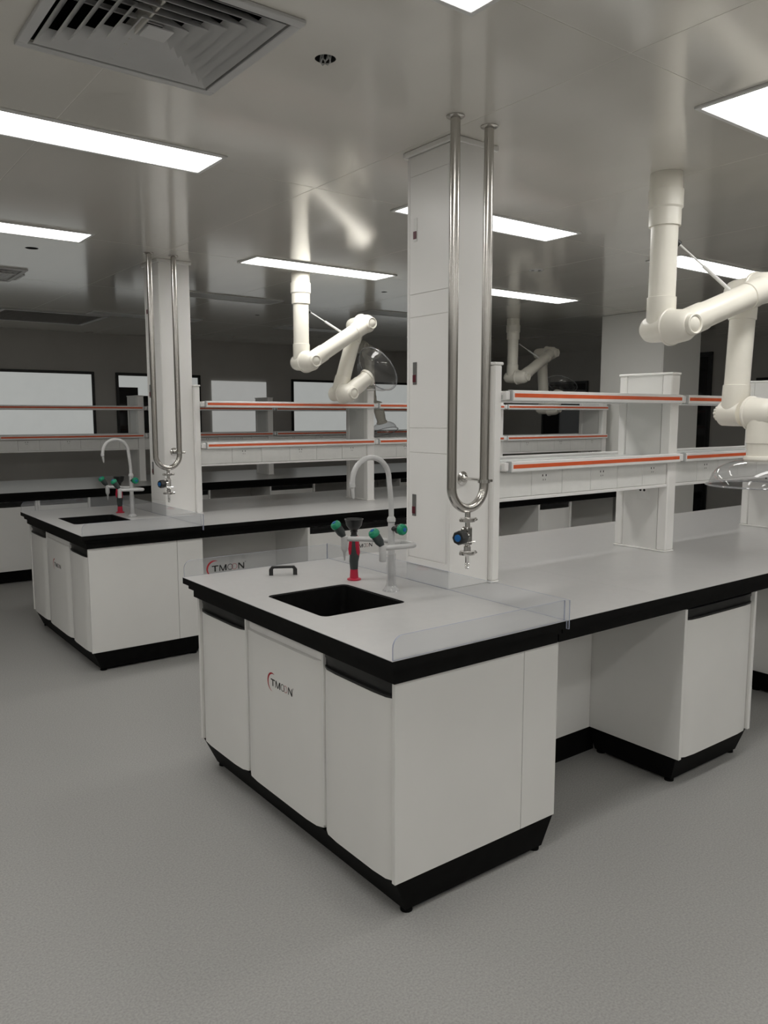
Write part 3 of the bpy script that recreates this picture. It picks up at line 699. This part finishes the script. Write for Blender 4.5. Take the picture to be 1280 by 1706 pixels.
for nm, yf, xs in (('near', 0., [1.03, 2.24, 3.55, 4.86]), ('middle', S, [1.03, 2.50, 4.02, 5.575])):
    upright(.9855, 1.03, yf, 'narrow white shelf upright fixed to the right side of the %s bench column' % nm, False)
    for k, x in enumerate(xs[1:]):
        upright(x, x + .07, yf, 'white shelf upright of the %s bench, %s from the column' % (nm, ('first', 'second', 'third')[k]))
    for k in range(3):
        a = xs[k] if k == 0 else xs[k] + .07; b = xs[k + 1]; o = ('first', 'second', 'third')[k]
        upper_shelf(a, b, yf, 'upper orange-striped reagent shelf of the %s bench, %s bay from the column' % (nm, o))
        lower_shelf(a, b, yf, 'lower orange-striped reagent shelf with sockets on the %s bench, %s bay from the column' % (nm, o))
for x0, x1, yf, mk, tx in ((1.535, 2.105, 0, 0, 'first white base cabinet right of the knee space under the near bench'),
                       (2.935, 3.505, 0, 0, 'second white base cabinet under the near bench, at the right edge'),
                       (1.566, 2.50, S, 1, 'wide white base cabinet with a small logo under the middle bench'),
                       (3.975, 4.425, S, 0, 'narrow white base cabinet under the middle bench, seen right of the near column')):
    front_cabinet(x0, x1, yf, tx, 'base cabinets under the long worktops', mk)
for x0, x1, yf, tx in ((.776, 1.534, 0, 'white panel at the back of the first knee space of the near bench'), (2.106, 2.934, 0, 'white panel at the back of the second knee space of the near bench'),
                       (3.506, 4.9, 0, 'white panel at the back of the third knee space of the near bench'),
                       (.776, 1.565, S, 'white panel at the back of the first knee space of the middle bench'), (2.501, 3.974, S, 'white panel at the back of the second knee space of the middle bench'),
                       (4.426, 5.66, S, 'white panel at the back of the last knee space of the middle bench')):
    knee_panel(x0, x1, yf, tx)

# ------------------------------------------------------------------ bench 3 (far, unlit)
Y3 = 6.05
long_worktop([.7, 2.95, 6.3], Y3, 'long dim worktop with a black edge on the far bench', -.72)
cabs = [(-.2, .50), (.504, .985), (2.965, 3.56), (4.82, 5.42)]
names3 = ['white base cabinet at the far left under the far bench', 'white base cabinet under the far bench, left of the middle column', 'white base cabinet under the far bench, seen behind the middle bench shelves', 'white base cabinet under the right part of the far bench']
for (a, b), tx in zip(cabs, names3): front_cabinet(a, b, Y3, tx, 'base cabinets under the far bench')
front_cabinet(1.78, 2.245, Y3, 'narrow white base cabinet under the far bench, right of the middle column', 'base cabinets under the far bench')
for (a, b), tx in zip([(.986, 1.779), (2.246, 2.964), (3.561, 4.819), (5.421, 6.28)], ['first', 'second', 'third', 'last']):
    knee_panel(a, b, Y3, 'white panel at the back of the %s knee space of the far bench' % tx)
xs3 = [.21, 1.69, 3.265, 4.75, 6.2]
for k, x in enumerate(xs3): upright(x, x + .07, Y3, 'dim white shelf upright of the far bench, %s from the left' % ('first', 'second', 'third', 'fourth', 'fifth')[k], False)
for k in range(4):
    o = ('first', 'second', 'third', 'fourth')[k]
    upper_shelf(xs3[k] + .07, xs3[k + 1], Y3, 'upper red-striped reagent shelf of the far bench, %s bay from the left' % o)
    lower_shelf(xs3[k] + .07, xs3[k + 1], Y3, 'lower red-striped reagent shelf with sockets on the far bench, %s bay from the left' % o, 7)

# ------------------------------------------------------------------ jointed exhaust arms
def exhaust_arm(base, th, z1, d, l1, a1, l2, a2, l3, a3, label, d3=None, rr=.18, rod=True, hood_dir=None):
    n = Vector((math.cos(th), math.sin(th), 0)); e = Vector((-n.y, n.x, 0)); Z = Vector((0, 0, 1))
    B = Vector((base[0], base[1], H)); J1 = Vector((base[0], base[1], z1)); d3 = d3 or d
    u1 = e * math.cos(a1) + Z * math.sin(a1); u2 = e * math.cos(a2) + Z * math.sin(a2); u3 = e * math.cos(a3) + Z * math.sin(a3)
    A0 = J1 + n * d; A1 = A0 + u1 * l1; B0 = A1 - n * d; B1 = B0 + u2 * l2; C0 = B1 + n * d3; C1 = C0 + u3 * l3
    R = .0585
    t = thing('exhaust_arm', label, 'exhaust arm', tuple(B), 'jointed ceiling exhaust arms')
    part('ceiling_collar', MB().lathe(B - Z * .0005, -Z, [(.070, 0), (.070, .07), (.076, .072), (.076, .145), (.069, .153), (.069, .225), (R, .226)], 28), M['pvc'], t)
    part('drop_pipe', MB().cyl(B - Z * .22, J1 + Z * .10, R, 28), M['pvc'], t)
    def rear(P, u, name, knob=False):       # rear half of a joint: sleeve along u plus a cross cylinder with a domed end
        dome = [(.004, -.098), (.025, -.096), (.042, -.088), (.055, -.072), (.0605, -.05)]
        if knob: dome = [(.056, -.066), (.0605, -.062), (.0605, -.05)]
        mb = MB().lathe(P, n, dome + [(.0625, 0), (.0625, d * .46)], 28).lathe(P, u, [(.056, 0), (.0635, .03), (.0635, .135), (R + .0005, .137)], 28)
        j = part(name, mb, M['pvc'], t)
        if knob:
            mk = MB(); mk.lathe(P, -n, [(.024, .065), (.024, .07)], 16)
            for k in range(12):
                a = 2 * PI * k / 12; c = P + (e * math.cos(a) + Z * math.sin(a)) * .030
                mk.cyl(c - n * .069, c - n * .096, .0078, 8)
            mk.lathe(P, -n, [(.033, .0695), (.033, .096), (.026, .1)], 18)
            part('knob', mk, M['pvc'], j, 'ribbed tightening knob')
    def front(P, u, name):                  # front half: flange, tapered body, sleeve along u, round end cap
        mb = MB().lathe(P, n, [(.076, -d * .53), (.082, -d * .52), (.082, -d * .43), (.077, -d * .40), (.068, .03), (.052, .058), (.046, .062)], 28)
        mb.lathe(P, u, [(.056, 0), (.0635, .03), (.0635, .140), (R + .0005, .142)], 28)
        j = part(name, mb, M['pvc'], t)
        part('end_cap', MB().lathe(P, n, [(.044, .058), (.044, .082), (.040, .085), (.034, .082), (.033, .078), (.026, .083), (.010, .087), (.001, .0875)], 26), M['pvc'], j)
    rear(J1, Z, 'joint'); front(A0, u1, 'joint')
    part('arm_tube', MB().cyl(A0 + u1 * .10, A1 - u1 * .08, R, 28), M['pvc'], t)
    front(A1, -u1, 'joint'); rear(B0, u2, 'joint')
    part('arm_tube', MB().cyl(B0 + u2 * .08, B1 - u2 * .08, R, 28), M['pvc'], t)
    rear(B1, -u2, 'joint', True); front(C0, u3, 'joint')
    hd = u3 if hood_dir is None else Vector(hood_dir).normalized()
    part('hood_neck', MB().lathe(C0 + u3 * .1, u3, [(R, 0), (R, l3 - .125), (.0665, l3 - .124), (.070, l3 - .118), (.070, l3 - .108), (.062, l3 - .1)], 28), M['pvc'], t)
    s_ = rr / .18
    prof = [(.060, 0), (.085 * s_, .004), (.115 * s_, .016), (.142 * s_, .036), (.160 * s_, .062), (.168 * s_, .090), (.171 * s_, .106), (.178 * s_, .112), (.181 * s_, .116), (.1785 * s_, .119), (.170 * s_, .1125)]
    part('hood', MB().lathe(C1 - u3 * .002, u3, prof, 48, cap=False), M['hood'], t, 'clear dome-shaped hood', fix=False)
    q = n.cross(u3); o_ = C1 - u3 * .002 + u3 * .1165; rim = [o_ + (n * math.cos(2 * PI * k / 64) + q * math.sin(2 * PI * k / 64)) * .182 * s_ for k in range(65)]
    part('hood_rim', MB().tube(rim, .0042, 8), M['rim'], t, 'rolled clear rim of the hood')
    if rod:
        P = Vector((J1.x, J1.y, z1 + .385)) + (e * .8 + n * .2).normalized() * R; Q = A0 + u1 * (l1 * .60) + u1.cross(n).normalized() * -R * .9
        if Q.z < (A0 + u1 * l1 * .6).z: Q = A0 + u1 * (l1 * .60) - u1.cross(n).normalized() * -R * .9
        v = (Q - P)
        rb = part('brace_rod', MB().cyl(P + v * .06, P + v * .52, .0042, 10).cyl(P + v * .5, P + v * .97, .0085, 12).cyl(P + v * .96, Q, .004, 8), M['alu'], t, 'thin gas strut between pipe and arm')
        part('rod_end', MB().cyl(P - v * .015, P + v * .07, .0125, 14), M['blackp'], rb, 'black rod end')
    return t
exhaust_arm((1.848, .410), -1.735, 1.943, .113, .585, .354, .584, -1.616, .225, -PI / 2, 'large cream jointed exhaust arm hanging over the near bench at the right', d3=.150, rr=.228)
exhaust_arm((1.8254, 3.4872), -1.52, 1.954, .116, .62, .53, .573, -1.895, .248, .58, 'cream jointed exhaust arm over the middle bench with its clear hood turned up', rr=.195)
exhaust_arm((5.138, 4.468), -1.384, 1.974, .127, .675, .449, .641, -1.436, .225, 1.033, 'cream jointed exhaust arm beyond the right part of the middle bench')
exhaust_arm((4.395, 6.413), -1.5, 2.40, .116, .22, -.35, .66, -1.50, .22, -1.25, 'dim jointed exhaust arm over the far bench seen behind the clear hood', rod=False)
